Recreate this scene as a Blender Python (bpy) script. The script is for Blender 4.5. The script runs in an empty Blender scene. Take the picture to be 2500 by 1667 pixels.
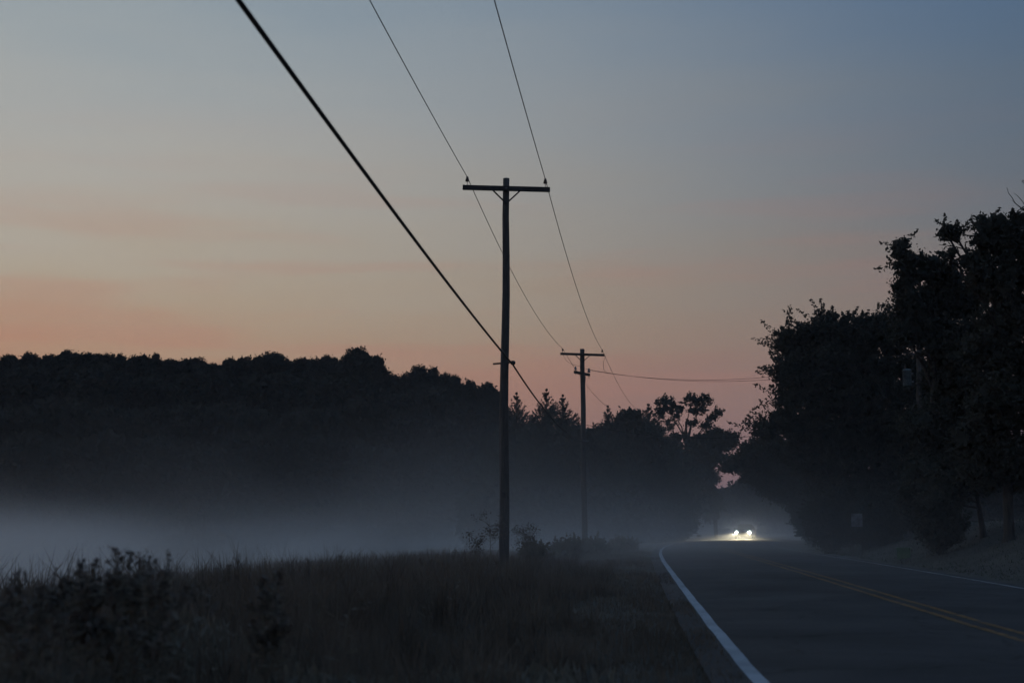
import bpy, bmesh, math, random
import numpy as np
from mathutils import Vector, Matrix

scene = bpy.context.scene
col = scene.collection
R = math.radians

def lin(r, g, b):
    f = lambda c: (c / 255 / 12.92) if c <= 10.3 else ((c / 255 + 0.055) / 1.055) ** 2.4
    return (f(r), f(g), f(b), 1.0)

# ------------------------------------------------------------------ camera
CAM_H, FPX, CX, CY = 1.4, 50 / 36 * 2500, 1250.0, 833.5
PITCH = math.atan(434.5 / FPX)
cd = bpy.data.cameras.new('camera')
cam = bpy.data.objects.new('camera', cd); col.objects.link(cam)
cam.location = (0, 0, CAM_H)
cam.rotation_euler = (math.pi / 2 + PITCH, 0, 0)
cd.lens = 50; cd.sensor_width = 36; cd.sensor_fit = 'HORIZONTAL'
cd.clip_start = 0.1; cd.clip_end = 6000
cd.dof.use_dof = True; cd.dof.focus_distance = 60; cd.dof.aperture_fstop = 1.8
scene.camera = cam

# ------------------------------------------------------------------ sky (dusk)
SUN_AZ, SUN_EL = R(-50), R(-1.0)          # just set, to the left of the frame
world = bpy.data.worlds.new('World'); scene.world = world; world.use_nodes = True
wt = world.node_tree; N, L = wt.nodes, wt.links
N.clear()
def nd(t, **k):
    n = N.new(t)
    for a, b in k.items(): setattr(n, a, b)
    return n
def mth(op, a, b=None, c=None, clamp=False):
    n = nd('ShaderNodeMath', operation=op, use_clamp=clamp)
    for i, v in enumerate((a, b, c)):
        if v is None: continue
        if isinstance(v, (int, float)): n.inputs[i].default_value = v
        else: L.new(v, n.inputs[i])
    return n.outputs[0]
def ramp(fac, stops):
    n = nd('ShaderNodeValToRGB'); cr = n.color_ramp; cr.interpolation = 'B_SPLINE'
    while len(cr.elements) < len(stops): cr.elements.new(0.5)
    for e, (p, c) in zip(cr.elements, stops): e.position = p; e.color = c
    L.new(fac, n.inputs[0]); return n.outputs[0]
def mixc(f, a, b, bt='MIX'):
    n = nd('ShaderNodeMix', data_type='RGBA', blend_type=bt)
    for s, v in ((n.inputs[0], f), (n.inputs[6], a), (n.inputs[7], b)):
        if isinstance(v, (int, float)): s.default_value = v
        elif isinstance(v, tuple): s.default_value = v
        else: L.new(v, s)
    return n.outputs[2]
tc = nd('ShaderNodeTexCoord')
sep = nd('ShaderNodeSeparateXYZ'); L.new(tc.outputs['Generated'], sep.inputs[0])
X_, Y_, Z_ = sep.outputs
# sin(elevation), softly bent by large thin-cloud noise
mp = nd('ShaderNodeMapping'); mp.inputs['Scale'].default_value = (2.2, 2.2, 13.0)
mp.inputs['Rotation'].default_value = (0, R(12), R(15)); L.new(tc.outputs['Generated'], mp.inputs[0])
nz = nd('ShaderNodeTexNoise'); nz.inputs['Scale'].default_value = 1.6; nz.inputs['Detail'].default_value = 4
nz.inputs['Roughness'].default_value = 0.5; L.new(mp.outputs[0], nz.inputs['Vector'])
cl = mth('SUBTRACT', nz.outputs[0], 0.5)
el = mth('MULTIPLY_ADD', cl, 0.075, Z_)
warm = ramp(el, [(0.0, lin(176, 122, 104)), (0.095, lin(180, 132, 111)), (0.120, lin(174, 146, 122)),
                 (0.155, lin(176, 162, 143)), (0.20, lin(177, 170, 159)), (0.27, lin(174, 173, 169)),
                 (0.35, lin(151, 164, 171)), (0.60, lin(100, 126, 152)), (1.0, lin(80, 106, 138))])
cool = ramp(el, [(0.0, lin(92, 90, 110)), (0.06, lin(104, 100, 114)), (0.085, lin(119, 107, 113)), (0.11, lin(126, 113, 112)),
                 (0.15, lin(118, 110, 110)), (0.20, lin(103, 107, 114)), (0.27, lin(88, 106, 124)),
                 (0.35, lin(73, 101, 133)), (0.60, lin(72, 100, 136)), (1.0, lin(74, 101, 135))])
hl = mth('SQRT', mth('MAXIMUM', mth('ADD', mth('MULTIPLY', X_, X_), mth('MULTIPLY', Y_, Y_)), 1e-4))
dt = mth('DIVIDE', mth('ADD', mth('MULTIPLY', X_, math.sin(SUN_AZ)), mth('MULTIPLY', Y_, math.cos(SUN_AZ))), hl)
mr = nd('ShaderNodeMapRange', interpolation_type='SMOOTHSTEP'); L.new(dt, mr.inputs[0])
mr.inputs[1].default_value = 0.92; mr.inputs[2].default_value = 0.24
veil = mixc(mr.outputs[0], warm, cool)
# pink high streaks low in the sky
mp2 = nd('ShaderNodeMapping'); mp2.inputs['Scale'].default_value = (3.0, 3.0, 34.0)
mp2.inputs['Rotation'].default_value = (R(2), R(11), 0); L.new(tc.outputs['Generated'], mp2.inputs[0])
nz2 = nd('ShaderNodeTexNoise'); nz2.inputs['Scale'].default_value = 1.3; nz2.inputs['Detail'].default_value = 5
L.new(mp2.outputs[0], nz2.inputs['Vector'])
st = nd('ShaderNodeMapRange', interpolation_type='SMOOTHSTEP'); L.new(nz2.outputs[0], st.inputs[0])
st.inputs[1].default_value = 0.47; st.inputs[2].default_value = 0.66
lo = nd('ShaderNodeMapRange', interpolation_type='SMOOTHSTEP'); L.new(Z_, lo.inputs[0])
lo.inputs[1].default_value = 0.30; lo.inputs[2].default_value = 0.10
sf = mth('MULTIPLY', mth('MULTIPLY', st.outputs[0], lo.outputs[0]), mth('MULTIPLY_ADD', mr.outputs[0], -0.02, 0.38))
veil = mixc(sf, veil, mixc(mr.outputs[0], lin(180, 130, 114), lin(146, 114, 112)))
sky = nd('ShaderNodeTexSky', sky_type='NISHITA', sun_disc=False, sun_elevation=SUN_EL, sun_rotation=SUN_AZ)
sky.altitude = 100; sky.air_density = 1.2; sky.dust_density = 2.0
skyd = mixc(1.0, sky.outputs[0], (0.12, 0.12, 0.12, 1), 'MULTIPLY')
fin = mixc(0.95, skyd, veil)
bg = nd('ShaderNodeBackground'); L.new(fin, bg.inputs[0]); bg.inputs[1].default_value = 1.0
wo = nd('ShaderNodeOutputWorld'); L.new(bg.outputs[0], wo.inputs[0])

# last glow of the sun, nearly gone
sd = bpy.data.lights.new('sun', 'SUN'); sd.energy = 0.03; sd.angle = R(12); sd.color = (1.0, 0.72, 0.52)
sun = bpy.data.objects.new('sun', sd); col.objects.link(sun)
sun.rotation_euler = Vector((-math.sin(SUN_AZ) * 1, -math.cos(SUN_AZ) * 1, -0.05)).to_track_quat('-Z', 'Y').to_euler()

scene.view_settings.view_transform = 'Standard'; scene.view_settings.look = 'None'
scene.view_settings.exposure = 0.0; scene.view_settings.gamma = 1.0
scene.view_settings.use_curve_mapping = False
cy = scene.cycles
cy.use_denoising = True
cy.max_bounces = 6; cy.diffuse_bounces = 2; cy.glossy_bounces = 2; cy.volume_bounces = 1
cy.transparent_max_bounces = 8
cy.sample_clamp_indirect = 3.0
cy.volume_step_rate = 0.6; cy.volume_max_steps = 128
cy.use_adaptive_sampling = True; cy.adaptive_threshold = 0.02; cy.adaptive_min_samples = 12

# ------------------------------------------------------------------ helpers
rng = np.random.default_rng(7)
random.seed(7)

def ray(u, v):
    a, b = u - CX, CY - v
    return Vector((a, FPX * math.cos(PITCH) - b * math.sin(PITCH), FPX * math.sin(PITCH) + b * math.cos(PITCH)))
def at(u, v, Y):
    d = ray(u, v); k = Y / d.y
    return Vector((d.x * k, Y, CAM_H + d.z * k))
def mpp(Y): return Y / FPX            # metres per source pixel at depth Y

def tag(o, label=None, cat=None, group=None, kind=None):
    if label: o['label'] = label
    if cat: o['category'] = cat
    if group: o['group'] = group
    if kind: o['kind'] = kind
    return o
def empty(name, loc, rz=0.0):
    o = bpy.data.objects.new(name, None); col.objects.link(o)
    o.location = loc; o.rotation_euler = (0, 0, rz); o.empty_display_size = 0.2
    return o
def link(name, me, m, parent=None, smooth=False):
    o = bpy.data.objects.new(name, me); col.objects.link(o)
    if m and not me.materials: me.materials.append(m)
    if parent: o.parent = parent
    if smooth: me.polygons.foreach_set('use_smooth', [True] * len(me.polygons))
    return o
def npmesh(name, verts, faces):
    """verts (n,3), faces (m,k)"""
    me = bpy.data.meshes.new(name)
    verts = np.asarray(verts, dtype=np.float32); faces = np.asarray(faces, dtype=np.int32)
    m, k = faces.shape
    me.vertices.add(len(verts)); me.vertices.foreach_set('co', verts.ravel())
    me.loops.add(m * k); me.loops.foreach_set('vertex_index', faces.ravel())
    me.polygons.add(m); me.polygons.foreach_set('loop_start', np.arange(0, m * k, k, dtype=np.int32))
    me.update(calc_edges=True); me.validate()
    return me
class MB:
    """collects pieces of one mesh"""
    def __init__(s): s.v = []; s.f = []
    def add(s, vs, fs):
        o = len(s.v); s.v += [tuple(p) for p in vs]; s.f += [tuple(i + o for i in f) for f in fs]; return s
    def box(s, c, d, rot=None):
        x, y, z = d[0] / 2, d[1] / 2, d[2] / 2
        vs = [Vector(p) for p in ((-x,-y,-z),(x,-y,-z),(x,y,-z),(-x,y,-z),(-x,-y,z),(x,-y,z),(x,y,z),(-x,y,z))]
        if rot is not None: vs = [rot @ p for p in vs]
        c = Vector(c)
        return s.add([p + c for p in vs], [(3,2,1,0),(4,5,6,7),(0,1,5,4),(1,2,6,5),(2,3,7,6),(3,0,4,7)])
    def bar(s, a, b, w, h):
        a, b = Vector(a), Vector(b); d = b - a
        return s.box((a + b) / 2, (w, d.length, h), d.to_track_quat('Y', 'Z').to_matrix())
    def tube(s, pts, rads, n=8, cap=True):
        pts = [Vector(p) for p in pts]
        if isinstance(rads, (int, float)): rads = [rads] * len(pts)
        vs, fs = [], []
        for i, p in enumerate(pts):
            d = (pts[min(i + 1, len(pts) - 1)] - pts[max(i - 1, 0)]).normalized()
            up = Vector((0, 0, 1)) if abs(d.z) < 0.95 else Vector((1, 0, 0))
            a = d.cross(up).normalized(); b = a.cross(d)
            for k in range(n):
                t = 2 * math.pi * k / n
                vs.append(p + (a * math.cos(t) + b * math.sin(t)) * rads[i])
        for i in range(len(pts) - 1):
            for k in range(n):
                k2 = (k + 1) % n
                fs.append((i * n + k, i * n + k2, (i + 1) * n + k2, (i + 1) * n + k))
        if cap:
            fs.append(tuple(range(n))[::-1]); fs.append(tuple(range((len(pts) - 1) * n, len(pts) * n)))
        return s.add(vs, fs)
    def lathe(s, prof, n=12, c=(0, 0, 0)):
        c = Vector(c)
        return s.tube_profile([(c + Vector((0, 0, z)), r) for r, z in prof], n)
    def tube_profile(s, pr, n):
        vs, fs = [], []
        for p, r in pr:
            for k in range(n):
                t = 2 * math.pi * k / n; vs.append(p + Vector((math.cos(t) * r, math.sin(t) * r, 0)))
        for i in range(len(pr) - 1):
            for k in range(n):
                k2 = (k + 1) % n; fs.append((i * n + k, i * n + k2, (i + 1) * n + k2, (i + 1) * n + k))
        fs.append(tuple(range(n))[::-1]); fs.append(tuple(range((len(pr) - 1) * n, len(pr) * n)))
        return s.add(vs, fs)
    def build(s, name, m, parent=None, smooth=False):
        me = bpy.data.meshes.new(name); me.from_pydata(s.v, [], s.f); me.update()
        return link(name, me, m, parent, smooth)

# ------------------------------------------------------------------ materials
def mat(name, base, rough=0.8, var=0.25, scale=6.0, metal=0.0, spec=0.3, bump=0.0, emit=None, es=0.0, stretch=None, trans=0.0):
    m = bpy.data.materials.new(name); m.use_nodes = True
    t = m.node_tree; b = t.nodes['Principled BSDF']
    b.inputs['Roughness'].default_value = rough; b.inputs['Metallic'].default_value = metal
    b.inputs['Specular IOR Level'].default_value = spec
    if emit:
        b.inputs['Emission Color'].default_value = emit; b.inputs['Emission Strength'].default_value = es
    tcn = t.nodes.new('ShaderNodeTexCoord'); v = tcn.outputs['Object']
    if stretch:
        mpn = t.nodes.new('ShaderNodeMapping'); mpn.inputs['Scale'].default_value = stretch
        t.links.new(v, mpn.inputs[0]); v = mpn.outputs[0]
    n = t.nodes.new('ShaderNodeTexNoise'); n.inputs['Scale'].default_value = scale; n.inputs['Detail'].default_value = 5
    t.links.new(v, n.inputs['Vector'])
    cr = t.nodes.new('ShaderNodeValToRGB')
    cr.color_ramp.elements[0].position = 0.3; cr.color_ramp.elements[1].position = 0.7
    lo_ = tuple(c * (1 - var) for c in base); hi_ = tuple(min(1, c * (1 + var)) for c in base)
    cr.color_ramp.elements[0].color = (*lo_, 1); cr.color_ramp.elements[1].color = (*hi_, 1)
    t.links.new(n.outputs[0], cr.inputs[0]); t.links.new(cr.outputs[0], b.inputs['Base Color'])
    if bump:
        bp = t.nodes.new('ShaderNodeBump'); bp.inputs['Strength'].default_value = bump; bp.inputs['Distance'].default_value = 0.02
        t.links.new(n.outputs[0], bp.inputs['Height']); t.links.new(bp.outputs[0], b.inputs['Normal'])
    if trans:
        tr = t.nodes.new('ShaderNodeBsdfTranslucent'); mx = t.nodes.new('ShaderNodeMixShader'); mx.inputs[0].default_value = trans
        t.links.new(cr.outputs[0], tr.inputs[0]); t.links.new(b.outputs[0], mx.inputs[1]); t.links.new(tr.outputs[0], mx.inputs[2])
        t.links.new(mx.outputs[0], t.nodes['Material Output'].inputs[0])
    return m
M = dict(
    ground=mat('ground', (0.056, 0.053, 0.042), 0.95, 0.4, 0.6, bump=0.4),
    wood=mat('pole_wood', (0.085, 0.078, 0.070), 0.85, 0.35, 9, stretch=(6, 6, 0.4), bump=0.3),
    wood_dark=mat('arm_wood', (0.06, 0.056, 0.052), 0.85, 0.3, 7, bump=0.2),
    steel=mat('galvanised_steel', (0.18, 0.19, 0.20), 0.5, 0.2, 10, metal=0.6),
    iron=mat('brace_iron', (0.05, 0.05, 0.05), 0.6, 0.3, 10, metal=0.3),
    porcelain=mat('porcelain', (0.07, 0.05, 0.04), 0.25, 0.15, 5, spec=0.5),
    porcelain_grey=mat('porcelain_grey', (0.25, 0.27, 0.29), 0.3, 0.15, 5, spec=0.5),
    wire=mat('wire', (0.045, 0.042, 0.04), 0.6, 0.2, 3),
    cable=mat('cable_rubber', (0.02, 0.02, 0.02), 0.7, 0.2, 3),
    tank=mat('transformer_paint', (0.10, 0.13, 0.135), 0.55, 0.45, 6),
    bark=mat('bark', (0.055, 0.050, 0.044), 0.95, 0.4, 5, stretch=(3, 3, 0.6), bump=0.5),
    leaf=mat('leaf', (0.066, 0.068, 0.054), 0.8, 0.18, 0.7, spec=0.2, trans=0.3),
    leaf_far=mat('leaf_far', (0.058, 0.058, 0.049), 0.9, 0.12, 0.25, spec=0.1, trans=0.3),
    needle=mat('needle', (0.070, 0.080, 0.066), 0.9, 0.3, 0.6, spec=0.1, trans=0.2),
    grass=mat('grass', (0.150, 0.124, 0.098), 0.9, 0.4, 0.9, spec=0.1, trans=0.35),
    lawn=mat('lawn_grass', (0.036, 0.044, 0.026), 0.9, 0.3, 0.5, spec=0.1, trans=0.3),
    weed=mat('weed', (0.21, 0.19, 0.15), 0.9, 0.25, 3, spec=0.1, trans=0.3),
    seed=mat('seed_head', (0.17, 0.145, 0.12), 0.95, 0.3, 6, spec=0.1),
    car_dark=mat('car_paint', (0.045, 0.05, 0.06), 0.3, 0.05, 2, spec=0.5),
    car_pale=mat('car_paint_silver', (0.50, 0.53, 0.56), 0.35, 0.05, 2, metal=0.3, spec=0.5),
    glass=mat('car_glass', (0.015, 0.018, 0.022), 0.08, 0.05, 2, spec=0.6),
    rubber=mat('tyre_rubber', (0.02, 0.02, 0.02), 0.85, 0.2, 8),
    trim=mat('black_trim', (0.02, 0.02, 0.02), 0.6, 0.1, 4),
    lamp=mat('headlight_lens', (0.9, 0.9, 0.9), 0.2, 0.02, 2, emit=(1.0, 0.97, 0.88, 1), es=900.0),
    lamp_off=mat('headlight_unlit', (0.6, 0.62, 0.64), 0.15, 0.05, 2),
    board=mat('sign_board', (0.17, 0.18, 0.185), 0.6, 0.4, 5),
    box_green=mat('cabinet_green', (0.10, 0.17, 0.09), 0.6, 0.15, 4),
)

def surface(name, base, paint=None, wear=0.5):
    """asphalt with grain, wheel-track sheen, patches and hairline cracks; with paint: worn marking over it"""
    m = bpy.data.materials.new(name); m.use_nodes = True; t = m.node_tree; b = t.nodes['Principled BSDF']
    g = t.nodes.new('ShaderNodeTexCoord').outputs['Object']
    def nz_(sc, det=4, vec=g):
        n = t.nodes.new('ShaderNodeTexNoise'); n.inputs['Scale'].default_value = sc; n.inputs['Detail'].default_value = det
        t.links.new(vec, n.inputs['Vector']); return n.outputs[0]
    def mr_(x, a, c, lo, hi):
        n = t.nodes.new('ShaderNodeMapRange'); t.links.new(x, n.inputs[0])
        for i, q in enumerate((a, c, lo, hi)): n.inputs[i + 1].default_value = q
        return n.outputs[0]
    def mul(x, y):
        n = t.nodes.new('ShaderNodeMath'); n.operation = 'MULTIPLY'
        for i, q in enumerate((x, y)):
            if isinstance(q, float): n.inputs[i].default_value = q
            else: t.links.new(q, n.inputs[i])
        return n.outputs[0]
    f = mul(mr_(nz_(0.22), .35, .65, .72, 1.25), mr_(nz_(60.0, 2), .3, .7, .6, 1.4))
    vo = t.nodes.new('ShaderNodeTexVoronoi'); vo.feature = 'DISTANCE_TO_EDGE'; vo.inputs['Scale'].default_value = 0.33
    wv = t.nodes.new('ShaderNodeVectorMath'); wv.operation = 'MULTIPLY_ADD'; nn_ = t.nodes.new('ShaderNodeTexNoise'); nn_.inputs['Scale'].default_value = 1.2
    t.links.new(g, nn_.inputs['Vector']); t.links.new(nn_.outputs[1], wv.inputs[0]); wv.inputs[1].default_value = (1.3, 1.3, 0); t.links.new(g, wv.inputs[2])
    t.links.new(wv.outputs[0], vo.inputs['Vector'])
    f = mul(f, mr_(vo.outputs[0], 0.002, 0.012, 0.35, 1.0))
    mx = t.nodes.new('ShaderNodeMix'); mx.data_type = 'RGBA'; mx.blend_type = 'MULTIPLY'; mx.inputs[0].default_value = 1
    mx.inputs[6].default_value = (*base, 1); t.links.new(f, mx.inputs[7]); out = mx.outputs[2]
    if paint:
        k = mr_(nz_(5.0, 6), .5 - wear * .35, .5 - wear * .35 + .16, 0.15, 1.0); k = mul(k, mr_(nz_(0.7, 3), .3, .6, .6, 1.0))
        pm = t.nodes.new('ShaderNodeMix'); pm.data_type = 'RGBA'; t.links.new(k, pm.inputs[0]); t.links.new(out, pm.inputs[6]); pm.inputs[7].default_value = (*paint, 1)
        out = pm.outputs[2]
    t.links.new(out, b.inputs['Base Color'])
    t.links.new(mr_(nz_(0.5), .3, .7, .70, .90), b.inputs['Roughness']); b.inputs['Specular IOR Level'].default_value = 0.2
    bp = t.nodes.new('ShaderNodeBump'); bp.inputs['Strength'].default_value = 0.25; bp.inputs['Distance'].default_value = 0.01
    t.links.new(nz_(90.0, 2), bp.inputs['Height']); t.links.new(bp.outputs[0], b.inputs['Normal'])
    return m
ASPH = (0.037, 0.037, 0.038)
M['asphalt'] = surface('asphalt', ASPH)
M['white_paint'] = surface('white_paint', ASPH, (0.40, 0.44, 0.48), 0.75)
M['white_worn'] = surface('white_paint_worn', ASPH, (0.32, 0.33, 0.34), 0.55)
M['yellow_paint'] = surface('yellow_paint', ASPH, (0.23, 0.12, 0.035), 0.42)

# ------------------------------------------------------------------ terrain and road
RY = np.array([-60, -30, 0, 12.2, 22.6, 37.0, 60.6, 80, 99, 130, 150, 190, 230, 300, 500], float)
RX = np.array([-3.3, -0.9, 1.30, 2.12, 2.94, 4.15, 6.28, 8.35, 10.9, 17.2, 22.6, 35, 49.5, 80, 180], float)
# smooth natural cubic spline through the left edge line
def spline(xs, ys):
    n = len(xs); h = np.diff(xs); A = np.eye(n); r = np.zeros(n)
    for i in range(1, n - 1):
        A[i, i - 1], A[i, i], A[i, i + 1] = h[i - 1], 2 * (h[i - 1] + h[i]), h[i]
        r[i] = 3 * ((ys[i + 1] - ys[i]) / h[i] - (ys[i] - ys[i - 1]) / h[i - 1])
    c = np.linalg.solve(A, r)
    b = np.diff(ys) / h - h * (2 * c[:-1] + c[1:]) / 3; d = np.diff(c) / (3 * h)
    def f(x):
        x = np.clip(np.asarray(x, float), xs[0], xs[-1]); i = np.clip(np.searchsorted(xs, x) - 1, 0, n - 2); t = x - xs[i]
        return ys[i] + b[i] * t + c[i] * t * t + d[i] * t ** 3
    return f
xl = spline(RY, RX)
def sstep(a, b, x):
    t = np.clip((np.asarray(x, float) - a) / (b - a), 0, 1); return t * t * (3 - 2 * t)
def roadz(Y):
    q = np.asarray(Y, float) - 42.0
    return -0.0059 * (np.logaddexp(0, q / 8.0) * 8.0 - np.logaddexp(0, (q - 150.0) / 10.0) * 10.0)
LANES, SH = 6.95, 0.42
def slope_c(Y):
    return np.cos(np.arctan((xl(np.asarray(Y) + 1.0) - xl(np.asarray(Y) - 1.0)) / 2.0))
def height(X, Y):
    X = np.asarray(X, float); Y = np.asarray(Y, float)
    c = slope_c(Y); d = (X - xl(Y)) * c; z = roadz(Y)
    sl = -SH - d; sr = d - (LANES + SH)
    fade = 1 - sstep(230, 420, Y)
    # left: narrow verge, then down to the low field; wooded hill beyond
    left = -0.12 * sstep(0.3, 3, sl) - 2.7 * sstep(5, 42, sl) * (1 - 0.5 * sstep(120, 180, Y))
    hill = 15.5 * sstep(-2, -42, X) + 8.5 * sstep(30, -6, X) * (1 - sstep(-2, -42, X))
    left = left + hill * sstep(135, 245, Y) * sstep(2, 30, sl)
    # right: lawn bank up to about eye level, dropping gently behind
    right = 1.30 * sstep(0.5, 6.5, sr) * (1 - sstep(7.5, 13.0, sr)) * (1 - 0.9 * sstep(72, 105, Y)) + 0.1 * sstep(0.3, 3, sr)
    und = 0.05 * np.sin(X * 0.9 + 1.3) * np.sin(Y * 0.7) + 0.10 * np.sin(X * 0.21) * np.cos(Y * 0.17)
    off = np.maximum(np.maximum(sl, sr), 0)
    h = z + np.where(sl > 0, left, 0) + np.where(sr > 0, right, 0) + und * sstep(0.5, 4, off)
    return h - 0.05 * (1 - sstep(0.0, 0.5, off))     # below the asphalt under the road
def hz(x, y): return float(height(x, y))

gx = np.unique(np.concatenate([np.linspace(-900, -120, 14), np.linspace(-120, -14, 40), np.linspace(-14, 34, 140),
                               np.linspace(34, 130, 40), np.linspace(130, 900, 14)]))
gy = np.unique(np.concatenate([np.linspace(-60, 0, 20), np.linspace(0, 60, 110), np.linspace(60, 300, 140), np.linspace(300, 3000, 24)]))
GX, GY = np.meshgrid(gx, gy)
GZ = height(GX, GY)
nx, ny = len(gx), len(gy)
idx = np.arange(nx * ny).reshape(ny, nx)
me = npmesh('ground', np.stack([GX.ravel(), GY.ravel(), GZ.ravel()], 1),
            np.stack([idx[:-1, :-1].ravel(), idx[:-1, 1:].ravel(), idx[1:, 1:].ravel(), idx[1:, :-1].ravel()], 1))
ground = tag(link('ground', me, M['ground'], smooth=True), kind='structure')

def strip(name, d0, d1, dz, y0, y1, m, parent=None, step=1.0, wob=0.0):
    ys = np.arange(y0, y1 + 0.01, step)
    nxv = -(xl(ys + .5) - xl(ys - .5)); ln = np.sqrt(1 + nxv ** 2)
    n_x, n_y = 1 / ln, nxv / ln
    w = wob * np.sin(ys * 1.7) * np.sin(ys * 0.53 + 1)
    k = np.linspace(d0, d1, 2 if d1 - d0 < 1 else 9)
    V = []
    for j in k:
        px_, py_ = xl(ys) + n_x * (j + w), ys + n_y * (j + w)
        crown = 0.04 * (1 - ((j - LANES / 2) / (LANES / 2 + SH)) ** 2)
        V.append(np.stack([px_, py_, roadz(py_) + dz + crown], 1))
    V = np.stack(V, 0); a, b = V.shape[:2]; ii = np.arange(a * b).reshape(a, b)
    me = npmesh(name, V.reshape(-1, 3), np.stack([ii[:-1, :-1].ravel(), ii[1:, :-1].ravel(), ii[1:, 1:].ravel(), ii[:-1, 1:].ravel()], 1))
    return link(name, me, m, parent, smooth=True)
road = tag(strip('road', -SH, LANES + SH, 0.0, -55, 298, M['asphalt']), kind='structure')
e1 = strip('edge_line', -0.07, 0.07, 0.004, -55, 298, M['white_paint'], road, wob=0.01)
e2 = strip('edge_line', LANES - 0.05, LANES + 0.05, 0.004, -55, 298, M['white_worn'], road, wob=0.01)
strip('centre_line', LANES / 2 - 0.20, LANES / 2 - 0.09, 0.004, -55, 298, M['yellow_paint'], road, wob=0.015)
strip('centre_line', LANES / 2 + 0.09, LANES / 2 + 0.20, 0.004, -55, 298, M['yellow_paint'], road, wob=0.015)

# ------------------------------------------------------------------ utility poles
def insulator(parent, loc, s=1.0, m='porcelain'):
    mb = MB(); z = 0.10
    mb.lathe([(0.03, 0.0), (0.09, 0.02), (0.095, 0.05), (0.05, 0.06), (0.085, 0.08), (0.085, 0.11), (0.045, 0.12),
              (0.07, 0.14), (0.07, 0.17), (0.035, 0.18), (0.055, 0.20), (0.05, 0.235), (0.02, 0.25)], 14)
    o = mb.build('insulator', M[m], parent, True); o.location = Vector(loc) + Vector((0, 0, z)); o.scale = (s, s, s)
    pin = MB().tube([(0, 0, -0.36), (0, 0, 0.02)], 0.014, 8).tube([(0, 0, -0.30), (0, 0, -0.28)], 0.03, 6)
    pin.build('pin', M['steel'], o)
    return o
def pole(name, base, top, r0, r1, label, arm_dir=(1, 0), arm=2.44, arm_tilt=0.0, arm_drop=0.32, s_ins=1.0, side=-1):
    """base/top world points; crossarm along arm_dir (horizontal), bolted on the camera side (side=-1)"""
    base = Vector(base); top = Vector(top)
    root = empty(name, base); tag(root, label, 'utility pole', 'wooden utility poles along the road')
    tv = top - base; nseg = 10
    pts = [tv * (i / nseg) for i in range(nseg + 1)]
    for i in range(1, nseg): pts[i] = pts[i] + Vector((0.02 * math.sin(i * 1.1), 0, 0))
    pts = [Vector((0, 0, -0.6))] + pts
    rad = [r0 * 1.02] + [r0 + (r1 - r0) * (i / nseg) for i in range(nseg + 1)]
    MB().tube(pts, rad, 16).build('post', M['wood'], root, True)
    gw = [tv * q + Vector((-(r0 + (r1 - r0) * q) * 0.75 - 0.006 * math.sin(q * 40), -(r0 + (r1 - r0) * q) * 0.72, 0)) for q in np.linspace(0.0, 0.9, 30)]
    MB().tube(gw, 0.006, 5).build('ground_wire', M['steel'], root)
    MB().box(tv * 0.2 + Vector((0, -(r0 + 0.2 * (r1 - r0)) - 0.004, 0)), (0.09, 0.008, 0.13)).build('tag', M['iron'], root)
    ax = Vector((arm_dir[0], arm_dir[1], 0)).normalized(); ny_ = Vector((ax.y, -ax.x, 0))
    if ny_.y > 0: ny_ = -ny_
    axt = (ax + Vector((0, 0, arm_tilt))).normalized()
    c = tv + Vector((0, 0, -arm_drop)) + ny_ * (r1 + 0.045)
    arm_o = MB().bar(c - axt * arm / 2, c + axt * arm / 2, 0.11, 0.125).build('crossarm', M['wood_dark'], root)
    bv = MB().tube([c - ny_ * 0.35, c + ny_ * 0.09], 0.013, 6).tube([c + ny_ * 0.06, c + ny_ * 0.08], 0.03, 6)
    bv.build('bolt', M['steel'], root)
    for sgn in (-1, 1):
        a = c + axt * (sgn * 0.40) + Vector((0, 0, -0.05)) + ny_ * 0.06
        b = tv + Vector((0, 0, -arm_drop - 0.42)) + ny_ * (r1 + 0.02)
        MB().bar(a, b, 0.045, 0.03).build('brace', M['iron'], root)
    heads = []
    for sgn in (-1, 1):
        p = c + axt * (sgn * (arm / 2 - 0.13)) + Vector((0, 0, 0.0625))
        insulator(root, p, s_ins); heads.append(base + p + Vector((0, 0, 0.10 + 0.215 * s_ins)))
    return root, heads, c

D1, D2 = 39.0, 78.0
b1 = at(1229, 1268, D1); b1.z = hz(b1.x, b1.y) - 0.02
t1 = at(1236, 436, D1)
P1, h1, c1 = pole('utility_pole', b1, t1, 0.145, 0.088,
    'nearest wooden utility pole, tall and single armed, rising from the grassy verge', arm_dir=(1, 0.02), arm_tilt=-0.022, s_ins=0.62)
b2 = at(1427, 1268, D2); b2.z = hz(b2.x, b2.y) - 0.02
t2 = at(1421.5, 852, D2)
P2, h2, c2 = pole('utility_pole', b2, t2, 0.165, 0.125,
    'farther wooden utility pole with a second short arm, in front of the spruces', arm_dir=(1, 0.02), arm_tilt=-0.03, s_ins=0.6)
# pole 1: cable clamp on the camera-left and right sides
cz1 = at(1229, 886, D1)
axis1 = (t1 - b1) * ((cz1.z - b1.z) / (t1.z - b1.z))
cl1 = MB().bar(axis1 + Vector((-0.33, -0.02, -0.03)), axis1 + Vector((0.26, -0.02, 0.02)), 0.05, 0.045)
cl1.build('cable_bracket', M['iron'], P1)
MB().lathe([(0.045, -0.05), (0.07, -0.02), (0.07, 0.03), (0.04, 0.06)], 10, axis1 + Vector((0.22, -0.02, 0.0))).build('cable_clamp', M['iron'], P1)
cab1 = b1 + axis1 + Vector((0.22, -0.02, -0.05))
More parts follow.
